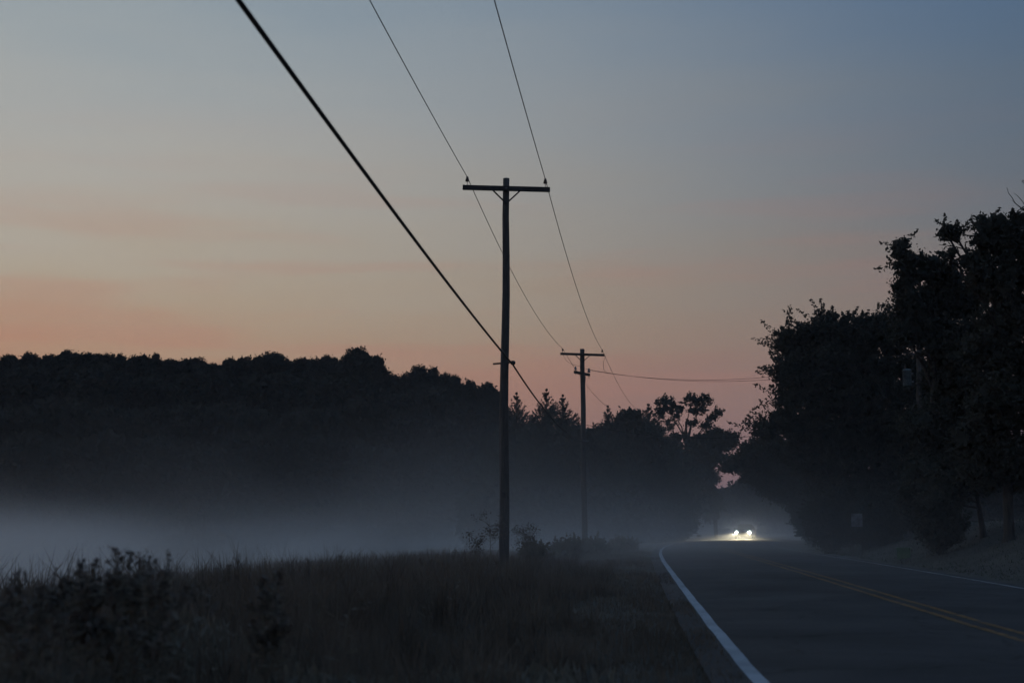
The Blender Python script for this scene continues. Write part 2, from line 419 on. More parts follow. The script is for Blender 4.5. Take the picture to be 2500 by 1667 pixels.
# pole 2: lower tap arm pointing along the road, insulators, brace
la = at(1403, 908, D2 - 0.75); lb = at(1438.5, 915, D2 + 0.75)
off2 = Vector((0.06, -0.0, 0))
MB().bar(la - b2, lb - b2, 0.12, 0.14).build('lower_arm', M['wood_dark'], P2)
MB().bar(b2 * 0 + (lb - b2) * 1 + Vector((-0.22, -0.1, -0.08)), (t2 - b2) * 0.83 + Vector((0.13, 0, 0)), 0.045, 0.03).build('brace', M['iron'], P2)
il = insulator(P2, lb - b2 + Vector((-0.02, -0.08, 0.02)), 1.0, 'porcelain_grey')
il2 = insulator(P2, la - b2 + Vector((0.05, 0.10, 0.02)), 0.8, 'porcelain_grey')
cz2 = at(1426, 1076, D2)
axis2 = Vector(((t2 - b2).x * 0.55, 0, cz2.z - b2.z))
MB().bar(axis2 + Vector((-0.18, -0.17, 0)), axis2 + Vector((0.30, -0.17, 0)), 0.05, 0.05).build('cable_bracket', M['steel'], P2)
cab2 = b2 + axis2 + Vector((0.22, -0.17, -0.04))
sv2 = b2 + Vector(((t2 - b2).x * 0.6 + 0.17, 0, at(1435, 1037, D2).z - b2.z))

# tap pole with a transformer among the right-hand trees
D3 = 69.0
b3 = at(2243, 1268, D3); b3.z = hz(b3.x, b3.y) - 0.02
t3 = at(2243, 838, D3)
P3 = empty('utility_pole', b3); tag(P3, 'utility pole hidden in the right-hand trees, carrying a grey transformer can', 'utility pole', 'wooden utility poles along the road')
tv3 = t3 - b3
MB().tube([Vector((0, 0, -0.6))] + [tv3 * (i / 6) for i in range(7)], [0.16] + [0.155 - 0.045 * i / 6 for i in range(7)], 14).build('post', M['wood'], P3, True)
tz0, tz1 = at(2224, 942, D3).z - b3.z, at(2224, 902, D3).z - b3.z
tk = Vector((-0.36, -0.12, 0))
MB().lathe([(0.19, tz0 - 0.01), (0.21, tz0 + 0.02), (0.21, tz1 - 0.10), (0.225, tz1 - 0.09), (0.225, tz1 - 0.05), (0.17, tz1), (0.05, tz1 + 0.03)], 20, tk).build('transformer', M['tank'], P3, True)
for zq in (tz1 - 0.2, tz0 + 0.2): MB().box(tk * 0.45 + Vector((0, 0, zq)), (0.24, 0.08, 0.08)).build('transformer_bracket', M['steel'], P3)
bu = MB().lathe([(0.03, 0), (0.05, 0.03), (0.03, 0.06), (0.045, 0.09), (0.03, 0.12), (0.035, 0.16), (0.012, 0.2)], 10, tk + Vector((-0.08, 0, tz1 + 0.0)))
bu.build('bushing', M['porcelain'], P3, True)
tz3 = at(2243, 868, D3).z
taparm_dir = Vector((0.48, 0.87, 0))
tapc = Vector((0, 0, tz3 - b3.z)) + Vector((tv3.x * 0.95 - 0.15, 0, 0))
MB().bar(tapc - taparm_dir * 0.9, tapc + taparm_dir * 0.9, 0.11, 0.12).build('crossarm', M['wood_dark'], P3)

# ------------------------------------------------------------------ wires
def sag_pts(a, b, sag, n=28):
    a, b = Vector(a), Vector(b)
    return [a.lerp(b, i / n) - Vector((0, 0, 4 * sag * (i / n) * (1 - i / n))) for i in range(n + 1)]
def wire(name, spans, r, m, label, cat, group=None, n=6):
    pts = []
    for s in spans: pts += s if not pts else s[1:]
    o = MB().tube(pts, r, n).build(name, M[m], None, True)
    return tag(o, label, cat, group)
# the span behind the camera ends beyond the frame; the span past pole 2 runs into the far trees
p0L, p0R, p0C = Vector((-4.55, 0.2, 10.35)), Vector((-2.3, 0.2, 10.35)), Vector((-3.25, 0.0, 5.95))
p4 = at(1556, 1000, 116.0)
p4L, p4R = p4 + Vector((-2.1, 0, 0.05)), p4
EL, ER = h2[0], h2[1]
wire('power_line', [sag_pts(p0L, h1[0], 0.22), sag_pts(h1[0], EL, 0.62), sag_pts(EL, p4L, 0.5)], 0.011, 'wire',
     'left thin power line running over both crossarms', 'power line', 'thin overhead conductors')
wire('power_line', [sag_pts(p0R, h1[1], 0.22), sag_pts(h1[1], ER, 0.62), sag_pts(ER, p4R, 0.5)], 0.011, 'wire',
     'right thin power line running over both crossarms', 'power line', 'thin overhead conductors')
wire('telephone_cable', [sag_pts(p0C, cab1, 0.18), sag_pts(cab1, cab2, 0.55)], 0.024, 'cable',
     'thick black cable slung low from the top left to the nearest pole', 'cable', n=10)
tapE = [b3 + tapc - taparm_dir * 0.75 + Vector((0, 0, 0.1)), b3 + tapc + taparm_dir * 0.75 + Vector((0, 0, 0.1))]
tip_a = lb + Vector((-0.02, -0.08, 0.36)); tip_b = la + Vector((0.05, 0.10, 0.28))
wa = wire('power_line', [sag_pts(at(1428, 900, D2), tapE[1], 0.98)], 0.010, 'wire',
     'upper of the two tap lines crossing from the farther pole into the right-hand trees', 'power line', 'tap lines over the road')
wb = wire('power_line', [sag_pts(at(1440, 904, D2 + 0.7), tapE[0], 0.90)], 0.010, 'wire',
     'lower of the two tap lines crossing from the farther pole into the right-hand trees', 'power line', 'tap lines over the road')
def curve_pts(pix, D, n=10):
    P = [at(u, v, d) for (u, v), d in zip(pix, D)]
    out = []
    for i in range(len(P) - 1):
        p0, p1, p2, p3 = P[max(i - 1, 0)], P[i], P[i + 1], P[min(i + 2, len(P) - 1)]
        for k in range(6):
            t = k / 6
            out.append(0.5 * ((2 * p1) + (p2 - p0) * t + (2 * p0 - 5 * p1 + 4 * p2 - p3) * t * t + (3 * p1 - p0 - 3 * p2 + p3) * t ** 3))
    return out + [P[-1]]
MBj = MB().tube([p - b2 for p in curve_pts([(1374, 852), (1374, 862), (1380, 877), (1394, 888), (1415, 894), (1424, 897)], [D2 - .18] * 3 + [D2 - .2, D2 - .2, D2 - .16])], 0.009, 6)
MBj.build('jumper_wire', M['wire'], P2)
MBj = MB().tube([p - b2 for p in curve_pts([(1478.5, 868), (1473, 886), (1474, 900), (1480, 908), (1488, 912)], [D2 + .3, D2 + .2, D2 + .1, D2, D2 - .1])], 0.009, 6)
MBj.build('jumper_wire', M['wire'], P2)
wire('service_cable', [sag_pts(sv2, Vector((b3.x - 0.17, b3.y, at(2243, 985, D3).z)), 1.15)], 0.014, 'cable',
     'low dark service cable glimpsed in the sky gap above the car', 'cable')

# ------------------------------------------------------------------ foliage
def kites(c, size, asp=0.55, updir=None, spread=1.0, bend=0.0):
    """leaf-shaped quads at centres c; updir (n,3) biases the long axis"""
    n = len(c); a = rng.normal(size=(n, 3))
    if updir is not None: a = updir + a * spread
    a /= np.linalg.norm(a, axis=1, keepdims=True) + 1e-9
    b = np.cross(a, rng.normal(size=(n, 3))); b /= np.linalg.norm(b, axis=1, keepdims=True) + 1e-9
    s = np.asarray(size).reshape(-1, 1) * np.ones((n, 1))
    w = s * asp * 0.5
    V = np.stack([c - a * s * 0.5, c + b * w + a * s * 0.05, c + a * s * 0.5, c - b * w + a * s * 0.05], 1)
    return V.reshape(-1, 3)
def qmesh(name, V): return npmesh(name, V, np.arange(len(V)).reshape(-1, 4))
def unit(n):
    v = rng.normal(size=(n, 3)); return v / np.linalg.norm(v, axis=1, keepdims=True)

def lobed_crown(lobes, density, leaf, clump=0.45, shoots=0.6, fill=1.0, leaf_var=0.35, slen=1.6):
    """lobes: (centre xyz, radii xyz). Leaf clumps on the shells, shoots beyond, larger sprays inside."""
    out = []
    for (c, r) in lobes:
        c, r = np.array(c, float), np.array(r, float)
        area = 4 * math.pi * ((r[0] * r[1]) ** 1.6 + (r[0] * r[2]) ** 1.6 + (r[1] * r[2]) ** 1.6) ** (1 / 1.6) / 3 ** (1 / 1.6)
        nc = max(10, int(area * density))
        u = unit(nc); rad = 0.62 + 0.42 * rng.random((nc, 1))
        cc = c + u * r * rad
        per = 16
        cl_s = clump * (0.6 + 0.8 * rng.random((nc, 1)))
        pts = np.repeat(cc, per, 0) + rng.normal(size=(nc * per, 3)) * np.repeat(cl_s, per, 0) * 0.5 * np.array([1, 1, 0.75])
        out.append(kites(pts, leaf * (1 - leaf_var + 2 * leaf_var * rng.random(len(pts)))))
        ns = int(nc * shoots)
        if ns:
            u = unit(ns); u[:, 2] = np.abs(u[:, 2]) * 0.9 - 0.25
            st_ = c + u * r * 0.9
            d = u * np.array([1, 1, 0.6]) + np.array([0, 0, 0.35]) + rng.normal(size=(ns, 3)) * 0.25
            d /= np.linalg.norm(d, axis=1, keepdims=True)
            ln = clump * slen * (0.5 + 1.0 * rng.random((ns, 1)))
            k = int(20 * slen ** .85)
            t = np.tile(np.linspace(0.0, 1, k), ns).reshape(-1, 1)
            P = np.repeat(st_, k, 0) + np.repeat(d * ln, k, 0) * t + rng.normal(size=(ns * k, 3)) * leaf * (0.22 + 0.15 * slen) * (1.2 - t)
            out.append(kites(P, leaf * (0.75 + 0.4 * rng.random(len(P))), 0.5, np.repeat(d, k, 0), 1.1))
        nf = int(area * density * 1.6 * fill)
        if nf:
            P = c + unit(nf) * r * (rng.random((nf, 1)) ** (1 / 3)) * 0.8
            out.append(kites(P, leaf * 3.2 * (0.7 + 0.6 * rng.random(nf)), 0.8))
    return np.concatenate(out, 0)

def limb(mb, a, b, r0, r1, wob=0.06, n=6, sides=6):
    a, b = Vector(a), Vector(b); L_ = (b - a).length
    pts = [a.lerp(b, i / n) + Vector((random.uniform(-1, 1), random.uniform(-1, 1), random.uniform(-1, 1))) * (wob * L_ * math.sin(math.pi * i / n) * 0.6) for i in range(n + 1)]
    mb.tube(pts, [r0 + (r1 - r0) * i / n for i in range(n + 1)], sides)
    return pts

def px_tree(name, label, cat, base_uv, lobes_px, Y, leaf, density, clump, shoots, trunk_r, group=None, fill=1.0, leafmat='leaf', depth=1.0, ybase=None, limbs=True, slen=1.6):
    """a tree whose crown lobes were read off the photograph at depth Y; radii are real metres at that depth"""
    Yb = ybase or Y
    p = at(base_uv, 1268, Yb); base = Vector((p.x, Yb, hz(p.x, Yb)))
    root = empty(name, base); tag(root, label, cat, group)
    k = mpp(Y); lobes = []
    for i, (u, v, ru, rv) in enumerate(lobes_px):
        dy = random.uniform(-0.5, 0.5) * ru * k * depth
        c = at(u, v, Y + dy) - base
        lobes.append(((c.x, c.y, c.z), (ru * k, 0.5 * (ru + rv) * k * 1.05 * depth, rv * k)))
    V = lobed_crown(lobes, density, leaf, clump, shoots, fill, slen=slen)
    link('crown', qmesh('crown', V), M[leafmat], root)
    mb = MB(); top = max(l[0][2] for l in lobes)
    cxm = sum(l[0][0] for l in lobes) / len(lobes); cym = sum(l[0][1] for l in lobes) / len(lobes)
    zs = [0.0, 0.25, 0.3 * top, 0.55 * top, 0.85 * top]
    sp = [Vector((0, 0, -0.3))] + [Vector((cxm * (z / top) * 0.7, cym * (z / top) * 0.7, z)) for z in zs]
    mb.tube(sp, [trunk_r * 1.5, trunk_r * 1.3, trunk_r, trunk_r * 0.85, trunk_r * 0.6, trunk_r * 0.2], 10)
    if limbs:
        for c, r in lobes:
            z0 = max(0.12 * top, min(c[2] * 0.72, 0.8 * top)); f = z0 / top * 0.7
            limb(mb, (cxm * f, cym * f, z0), c, trunk_r * 0.38, 0.03)
    mb.build('trunk', M['bark'], root, True)
    return root, base

# --- generic broadleaf variants for the ridge (unit: metres, base at 0) ---
def ridge_variant(H, W, seed):
    random.seed(seed)
    lobes = []; n = 24
    for i in range(n):
        t = (i + 0.5) / n; z = H * (0.30 + 0.62 * t)
        wr = W * 0.5 * math.sin(math.pi * min(0.96, 0.22 + 0.72 * t)) ** 0.8
        a = i * 2.4 + random.uniform(-.4, .4); rr = wr * random.uniform(0.25, 0.95)
        s = W * random.uniform(0.12, 0.215)
        lobes.append(((math.cos(a) * rr, math.sin(a) * rr, z - s * 0.2), (s * 1.1, s * 1.1, s * random.uniform(0.7, 0.95))))
    lobes.append(((random.uniform(-.5, .5), 0, H * 0.90), (W * .17, W * .17, H * 0.085)))
    V = lobed_crown(lobes, 1.5, 0.42, 0.60, 0.10, 0.9, slen=1.1)
    V[:, 2] *= H / V[:, 2].max()
    crown = qmesh('crown', V); crown.materials.append(M['leaf_far'])
    mb = MB(); mb.tube([(0, 0, -0.5), (0, 0, 0.3), (0.1, 0, H * 0.4), (0, 0.1, H * 0.8)], [0.42, 0.36, 0.26, 0.08], 8)
    for c, r in lobes: limb(mb, (0.05, 0, c[2] * 0.68), c, 0.12, 0.03, sides=5)
    tr = bpy.data.meshes.new('trunk'); tr.from_pydata(mb.v, [], mb.f); tr.materials.append(M['bark'])
    return crown, tr, H
RV = [ridge_variant(17, 9, 1), ridge_variant(17, 11, 2), ridge_variant(16, 8, 3), ridge_variant(18, 12, 4), ridge_variant(15, 10, 5), ridge_variant(17, 7.5, 6)]
# skyline: (u, v of the top, crown width in px, variant, look)
SKY = [(-50, 862, 120, 1, ''), (22, 860, 90, 4, 'with an open lacy crown at the picture edge'), (78, 857, 80, 0, 'with small sky gaps under its crown'),
       (128, 858, 90, 1, ''), (165, 852, 100, 3, 'with a smooth rounded top'), (218, 854, 100, 1, 'with a broad flat top'), (262, 860, 80, 0, ''),
       (288, 857, 60, 2, 'with a small knobbly top'), (330, 862, 80, 4, ''), (356, 861, 60, 5, ''), (382, 858, 50, 5, 'ending in a short square tip'),
       (415, 870, 80, 1, ''), (450, 873, 80, 4, ''), (482, 870, 80, 0, 'with a low spreading top'), (525, 884, 90, 3, 'in the dip of the skyline'),
       (562, 868, 80, 4, ''), (602, 863, 80, 2, ''), (638, 864, 60, 5, ''), (668, 855, 90, 0, 'with a domed crown fringed by twigs'),
       (705, 874, 80, 4, ''), (738, 867, 85, 1, 'with a flat-topped crown'), (775, 868, 70, 2, ''), (800, 864, 90, 3, 'just left of the tallest crown'),
       (878, 844, 105, 0, 'standing tallest of all, a bulky crown'), (918, 862, 60, 5, 'leaning on the right of the tallest crown'),
       (958, 906, 80, 4, 'low beside the tallest crown'), (990, 902, 50, 2, ''), (1022, 888, 85, 0, 'with a rounded crown right of the dip'),
       (1060, 890, 60, 5, ''), (1088, 904, 70, 4, ''), (1110, 908, 70, 1, ''), (1148, 920, 75, 2, 'with a lacy right-hand side'),
       (1185, 930, 85, 0, 'just left of the nearest utility pole'), (1212, 965, 60, 4, 'lowest of the ridge, behind the nearest utility pole')]
ORD = ['first', 'second', 'third', 'fourth', 'fifth', 'sixth', 'seventh', 'eighth', 'ninth', 'tenth', 'eleventh', 'twelfth', 'thirteenth', 'fourteenth',
       'fifteenth', 'sixteenth', 'seventeenth', 'eighteenth', 'nineteenth', 'twentieth', 'twenty-first', 'twenty-second', 'twenty-third', 'twenty-fourth',
       'twenty-fifth', 'twenty-sixth', 'twenty-seventh', 'twenty-eighth', 'twenty-ninth', 'thirtieth', 'thirty-first', 'thirty-second', 'thirty-third']
rr = random.Random(11)
k_ord = 0
for i, (u, v, w, vi, look) in enumerate(SKY):
    if u < 0: continue
    Y = 236 + rr.uniform(-8, 8)
    p = at(u, v, Y); zb = hz(p.x, Y) - 0.1
    crown, tr, H = RV[vi]
    Wv = np.ptp(np.array([x.co.x for x in crown.vertices][::40])) if False else [9, 11, 8, 12, 10, 7.5][vi]
    sz = (p.z - zb) / H; sx = w * mpp(Y) / Wv * rr.uniform(1.25, 1.7)
    e = empty('broadleaf_tree', (p.x, Y, zb), rr.uniform(0, 6.28)); e.scale = (sx, sx, sz)
    tag(e, ('%s tree from left on ridge skyline %s' % (ORD[k_ord], look)).strip(), 'tree', 'trees on the ridge skyline')
    k_ord += 1
    link('crown', crown, None, e); link('trunk', tr, None, e)

def wood_mass(name, label, spots, leaf=0.75, dens=0.55):
    """a wood that reads as one dark mass: crowns and trunks joined. spots: (x, y, top z, width)"""
    out = []
    tv, tf = [], []
    for (x, y, zt, w) in spots:
        zb = hz(x, y); H = zt - zb; lobes = []
        n = 7
        for i in range(n):
            t = (i + 0.5) / n; z = zb + H * (0.12 + 0.78 * t)
            wr = w * 0.5 * math.sin(math.pi * min(0.95, 0.3 + 0.62 * t)) ** 0.8
            a = random.uniform(0, 6.28); q = wr * random.uniform(0.2, 0.6); s = w * random.uniform(0.22, 0.32)
            lobes.append(((x + math.cos(a) * q, y + math.sin(a) * q, min(z, zt - s * 0.8)), (s, s, max(s * 0.8, H * 0.11))))
        out.append(lobed_crown(lobes, dens, leaf, 0.9, 0.12, 1.2))
        # trunk as four long quads
        for a in range(4):
            a0, a1 = a * math.pi / 2, (a + 1) * math.pi / 2; r = 0.25
            tv.append([(x + math.cos(a0) * r, y + math.sin(a0) * r, zb - .3), (x + math.cos(a1) * r, y + math.sin(a1) * r, zb - .3),
                       (x + math.cos(a1) * r * .4, y + math.sin(a1) * r * .4, zb + H * .8), (x + math.cos(a0) * r * .4, y + math.sin(a0) * r * .4, zb + H * .8)])
    V = np.concatenate(out + [np.array(tv).reshape(-1, 3)], 0)
    o = link(name, qmesh(name, V), M['leaf_far'])
    return tag(o, label, 'wood', kind='stuff')
random.seed(5)
sp = []
sk_u = np.array([s[0] for s in SKY]); sk_v = np.array([s[1] for s in SKY])
for Y, dv, n in ((214, 40, 24), (190, 120, 22), (165, 205, 20)):
    for i in range(n):
        u = -120 + (1215 + 120) * (i + random.uniform(-.3, .3)) / (n - 1)
        v = np.interp(u, sk_u, sk_v) + dv + random.uniform(-8, 25)
        v = max(v, 1065 if u > 1170 else 0)
        p = at(u, v, Y + random.uniform(-6, 6)); sp.append((p.x, p.y, p.z, random.uniform(7.5, 11)))
wood_mass('woodland', 'dark mass of woods covering the slope below the left ridge', sp)
sp = []
for Y, v0, n, ua, ub in ((150, 1078, 16, 1230, 1730), (138, 1115, 12, 1230, 1600), (250, 1172, 22, 1560, 2900), (280, 1172, 18, 1700, 3100), (120, 1195, 8, 1240, 1560)):
    for i in range(n):
        u = ua + (ub - ua) * (i + random.uniform(-.3, .3)) / (n - 1)
        p = at(u, v0 + random.uniform(-6, 26), Y + random.uniform(-5, 5))
        d = (p.x - float(xl(p.y))) * float(slope_c(p.y))
        if -4 < d < LANES + 4: continue
        sp.append((p.x, p.y, p.z, random.uniform(6.5, 9)))
wood_mass('woodland', 'dark mass of low woods closing off the road bend behind the headlights', sp)

# --- spruces ---
def spruce_variant(H, W, seed):
    rs = np.random.default_rng(seed); out = []
    nl = 46
    mbt = MB().tube([(0, 0, -0.4), (0, 0, 0.2), (0, 0, H * .6), (0, 0, H * 0.985)], [0.24, 0.2, 0.11, 0.012], 8)
    for i in range(nl):
        t = i / (nl - 1); z = H * (0.06 + 0.93 * t)
        Lb = W * 0.5 * min(1.0, (1 - t) / 0.5) ** 0.85 + 0.03
        for k in range(13 if t < .9 else 6):
            a = rs.uniform(0, 2 * math.pi); l = Lb * rs.uniform(0.6, 1.18)
            rise = 0.2 + 0.9 * t
            d = np.array([math.cos(a), math.sin(a), rise]); d /= np.linalg.norm(d)
            m = max(4, int(l * 6)); s = np.linspace(0.05, 1, m).reshape(-1, 1)
            P = np.array([0, 0, z - rise * l * 0.75]) + d * l * s + np.array([0, 0, 0.22]) * l * (s ** 2 - s) * 1.3
            P = np.repeat(P, 5, 0) + rs.normal(size=(m * 5, 3)) * (0.03 + 0.07 * min(1, (1 - t) * 4))
            out.append(kites(P, (0.20 + 0.12 * min(1, (1 - t) * 3)) * rs.uniform(0.8, 1.2, size=len(P)), 0.38, np.repeat(d[None] + np.array([[0, 0, 0.25]]), len(P), 0), 0.55))
    V = np.concatenate(out, 0); V[:, 2] *= H / V[:, 2].max()
    cm = qmesh('crown', V); cm.materials.append(M['needle'])
    tm = bpy.data.meshes.new('trunk'); tm.from_pydata(mbt.v, [], mbt.f); tm.materials.append(M['bark'])
    return cm, tm, H
SV = [spruce_variant(13, 8.4, 21), spruce_variant(13, 9.6, 22), spruce_variant(12, 8.0, 23)]
for u, v, Y, vi, w, lab in [(1261, 956, 128, 0, 0.95, 'pointed spruce just right of the nearest utility pole'),
                            (1334, 947, 126, 1, 1.0, 'tallest pointed spruce where the thick cable meets the trees'),
                            (1374, 961, 124, 0, 1.05, 'dense spruce immediately left of the farther utility pole'),
                            (1484, 988, 122, 2, 0.85, 'small pointed spruce standing alone right of the farther utility pole'),
                            (1583, 984, 127, 2, 1.1, 'narrow dark spruce against the left of the broad open tree'),
                            (1300, 1010, 122, 1, 1.0, 'lower spruce between the two pointed ones right of the nearest pole')]:
    p = at(u, v, Y); zb = hz(p.x, Y) - 0.05
    cm, tm, H = SV[vi]; s = (p.z - zb) / H
    e = empty('spruce_tree', (p.x, Y, zb), u * 0.7); e.scale = (s * w, s * w, s)
    tag(e, lab, 'tree', 'spruces behind the poles'); link('crown', cm, None, e); link('trunk', tm, None, e)

# --- broadleaf trees of the middle distance ---
random.seed(31)
px_tree('broadleaf_tree', 'broad open-crowned tree right of the spruces with sky showing through its limbs', 'tree', 1675,
        [(1626, 984, 24, 19), (1612, 1010, 17, 15), (1650, 1002, 17, 20), (1636, 1034, 15, 13), (1688, 978, 20, 15), (1718, 978, 22, 15), (1704, 1000, 22, 12),
         (1752, 1006, 10, 7), (1738, 1022, 13, 8), (1722, 1042, 14, 10), (1690, 1032, 11, 9), (1604, 1052, 16, 14), (1660, 1066, 22, 12), (1630, 1094, 40, 22), (1700, 1082, 30, 14)],
        166, 0.32, 1.7, 0.46, 0.20, 0.28, fill=0.35, slen=1.0)
px_tree('broadleaf_tree', 'low rounded tree whose crown slopes down to the right of the broad open tree', 'tree', 1748,
        [(1745, 1068, 26, 22), (1772, 1078, 28, 22), (1792, 1072, 14, 14), (1720, 1085, 34, 26), (1735, 1112, 36, 24), (1700, 1120, 40, 30), (1690, 1160, 40, 30), (1722, 1170, 34, 36), (1700, 1220, 44, 44), (1735, 1240, 28, 36)],
        166, 0.34, 2.4, 0.50, 0.3, 0.24)
px_tree('broadleaf_tree', 'knobbly short tree between the lone small spruce and the narrow spruce', 'tree', 1540,
        [(1524, 1022, 17, 18), (1548, 1016, 18, 16), (1515, 1048, 22, 22), (1552, 1048, 26, 26), (1535, 1085, 46, 34), (1590, 1070, 30, 32)],
        121, 0.30, 3.2, 0.42, 0.35, 0.2)
px_tree('broadleaf_tree', 'low bushy tree filling the dip between the farther pole and the small spruce', 'tree', 1440,
        [(1440, 1062, 22, 18), (1465, 1068, 24, 22), (1400, 1062, 26, 26), (1430, 1100, 50, 34), (1380, 1100, 40, 34), (1500, 1095, 34, 34)],
        120, 0.30, 3.0, 0.42, 0.3, 0.18)

# --- right-hand trees ---
random.seed(41)
T = px_tree('broadleaf_tree', 'dark low tree leaning over the right side of the road beyond the maple', 'tree', 1985,
        [(1840, 1108, 40, 26), (1880, 1098, 52, 38), (1800, 1128, 28, 22), (1775, 1140, 16, 14), (1930, 1120, 60, 55), (1850, 1150, 46, 34), (1900, 1180, 55, 45),
         (1960, 1190, 60, 60), (1975, 1250, 40, 30)],
        100, 0.22, 5.0, 0.42, 0.5, 0.20)
px_tree('maple_tree', 'rounded maple with fringed shoots right of the road, swallowing the tap lines', 'tree', 2105,
        [(1930, 842, 42, 40), (1980, 828, 42, 45), (2030, 806, 45, 45), (2085, 822, 50, 45), (2140, 806, 48, 45), (2185, 830, 40, 55),
         (1938, 905, 48, 40), (2010, 890, 70, 60), (2100, 895, 80, 70), (1945, 965, 55, 42), (2040, 970, 85, 60), (2140, 985, 90, 70),
         (1915, 1030, 45, 36), (1868, 1052, 32, 24), (1985, 1050, 75, 48), (2080, 1075, 100, 60), (2190, 1080, 90, 70), (2228, 920, 60, 60), (2270, 980, 50, 60),
         (2010, 1130, 80, 50), (2120, 1160, 100, 60), (2220, 1180, 80, 60), (2040, 1205, 60, 45), (2080, 1225, 70, 40), (2170, 1230, 80, 40)],
        74, 0.18, 6.2, 0.36, 0.36, 0.20, depth=0.9, fill=0.75, slen=3.2)
px_tree('broadleaf_tree', 'tall dark tree with a finger-like leafy spire above the maple', 'tree', 2290,
        [(2200, 606, 22, 32), (2212, 650, 30, 36), (2240, 660, 36, 34), (2208, 700, 26, 30), (2275, 660, 34, 36), (2310, 672, 40, 36), (2220, 745, 40, 42),
         (2285, 745, 70, 60), (2360, 730, 60, 55), (2215, 808, 45, 45), (2325, 850, 70, 75), (2280, 800, 50, 50), (2390, 850, 80, 75), (2310, 930, 58, 50),
         (2345, 970, 80, 80), (2275, 1045, 80, 62), (2350, 1090, 90, 70), (2290, 1150, 80, 60), (2250, 1205, 70, 50), (2310, 1215, 50, 40)],
        54, 0.15, 7.5, 0.28, 0.30, 0.24, depth=0.9, slen=2.0)
R2, R2b = px_tree('broadleaf_tree', 'tallest tree at the right picture edge with bare dead twigs above its leaves', 'tree', 2462,
        [(2412, 548, 26, 28), (2448, 552, 30, 28), (2490, 540, 28, 26), (2405, 590, 34, 36), (2455, 600, 46, 44), (2510, 590, 40, 50), (2328, 566, 30, 14), (2312, 572, 14, 9),
         (2322, 626, 20, 22), (2366, 642, 18, 20), (2395, 640, 26, 30), (2430, 680, 70, 55), (2500, 690, 70, 70), (2560, 640, 60, 70), (2480, 780, 90, 70), (2570, 760, 70, 80),
         (2420, 870, 80, 70), (2520, 890, 100, 80), (2450, 990, 100, 80), (2560, 1010, 90, 80), (2400, 1070, 80, 60), (2500, 1110, 100, 55), (2590, 1120, 80, 55),
         (2420, 1150, 80, 40), (2520, 1170, 80, 35)],
        46, 0.14, 7.5, 0.26, 0.30, 0.17, depth=0.9, slen=1.8)
def dead(pts, Y, r, root, base):
    mb = MB(); P = [at(u, v, Y) - base for u, v in pts]
    Q = [P[0]]
    for a, b in zip(P[:-1], P[1:]): Q += [a.lerp(b, .5) + Vector((random.uniform(-.02, .02), random.uniform(-.05, .05), random.uniform(-.02, .02))), b]
    mb.tube(Q, [r * (1 - 0.75 * i / (len(Q) - 1)) for i in range(len(Q))], 6)
    mb.build('dead_branch', M['bark'], root, True)
for pts, r in [([(2510, 520), (2478, 496), (2462, 472), (2458, 456)], 0.02), ([(2505, 506), (2486, 480), (2475, 472)], 0.015), ([(2480, 498), (2466, 487)], 0.01),
               ([(2392, 562), (2376, 548), (2370, 540), (2374, 518)], 0.015), ([(2378, 548), (2369, 530), (2372, 522)], 0.008),
               ([(2335, 560), (2318, 548), (2301, 541)], 0.014), ([(2340, 555), (2334, 545), (2330, 540)], 0.01), ([(2352, 556), (2347, 546), (2343, 542)], 0.01),
               ([(2410, 650), (2380, 628), (2352, 608), (2325, 602), (2292, 598)], 0.035), ([(2365, 618), (2345, 600), (2328, 585)], 0.025),
               ([(2395, 582), (2370, 575), (2345, 570)], 0.025), ([(2500, 442), (2495, 443), (2520, 470), (2530, 540)], 0.015)]:
    dead(pts, 46, r, R2, R2b)
px_tree('broadleaf_tree', 'slim-trunked tree just left of the edge tree, its bare trunk showing over the lawn', 'tree', 2400,
        [(2380, 1120, 60, 40), (2430, 1130, 60, 40), (2340, 1150, 60, 45), (2400, 1170, 70, 36), (2330, 1195, 50, 30), (2300, 1215, 50, 30)],
        50, 0.15, 8.0, 0.28, 0.4, 0.11, depth=0.8)
def shrub(u, v, Y, ru, rv, label, leaf=0.12, dens=12, name='shrub', lm='leaf'):
    p = at(u, v, Y); zb = hz(p.x, Y); k = mpp(Y)
    ht = max(0.5, p.z - zb); rx = ru * k
    root = empty(name, (p.x, Y, zb)); tag(root, label, 'shrub', 'shrubs')
    lob = []
    for i in range(7):
        a = i * 0.9 + random.uniform(-.3, .3); q = random.uniform(.2, .7)
        z = ht * random.uniform(.30, .8); s = rx * random.uniform(.35, .55)
        lob.append(((math.cos(a) * rx * q, math.sin(a) * rx * q, z), (s, s, min(s, ht - z) * 0.95 + 0.05)))
    lob.append(((0, 0, ht * 0.35), (rx * .8, rx * .8, ht * .33)))
    link('foliage', qmesh('foliage', lobed_crown(lob, dens, leaf, leaf * 2.0, 0.7, 1.0)), M[lm], root)
    mb = MB()
    for c, r in lob: limb(mb, (random.uniform(-.1, .1), random.uniform(-.1, .1), -0.1), c, 0.025, 0.008, sides=5)
    mb.build('stem', M['bark'], root, True)
    return root
shrub(2030, 1190, 66, 75, 60, 'dark shrub behind the pale yard board under the maple')
shrub(2145, 1200, 64, 80, 60, 'wide dark shrub under the middle of the maple, right of the pale board')
shrub(2292, 1212, 49, 55, 40, 'dark shrub hiding the trunk of the tall spired tree')
shrub(2255, 1215, 62, 70, 50, 'dark shrub under the tall spired tree, left of the parked car')
shrub(2112, 1262, 64, 26, 30, 'small shrub covering the right half of the pale board', 0.10, 16)
shrub(1985, 1235, 84, 45, 40, 'low shrub at the roadside just right of the bend')
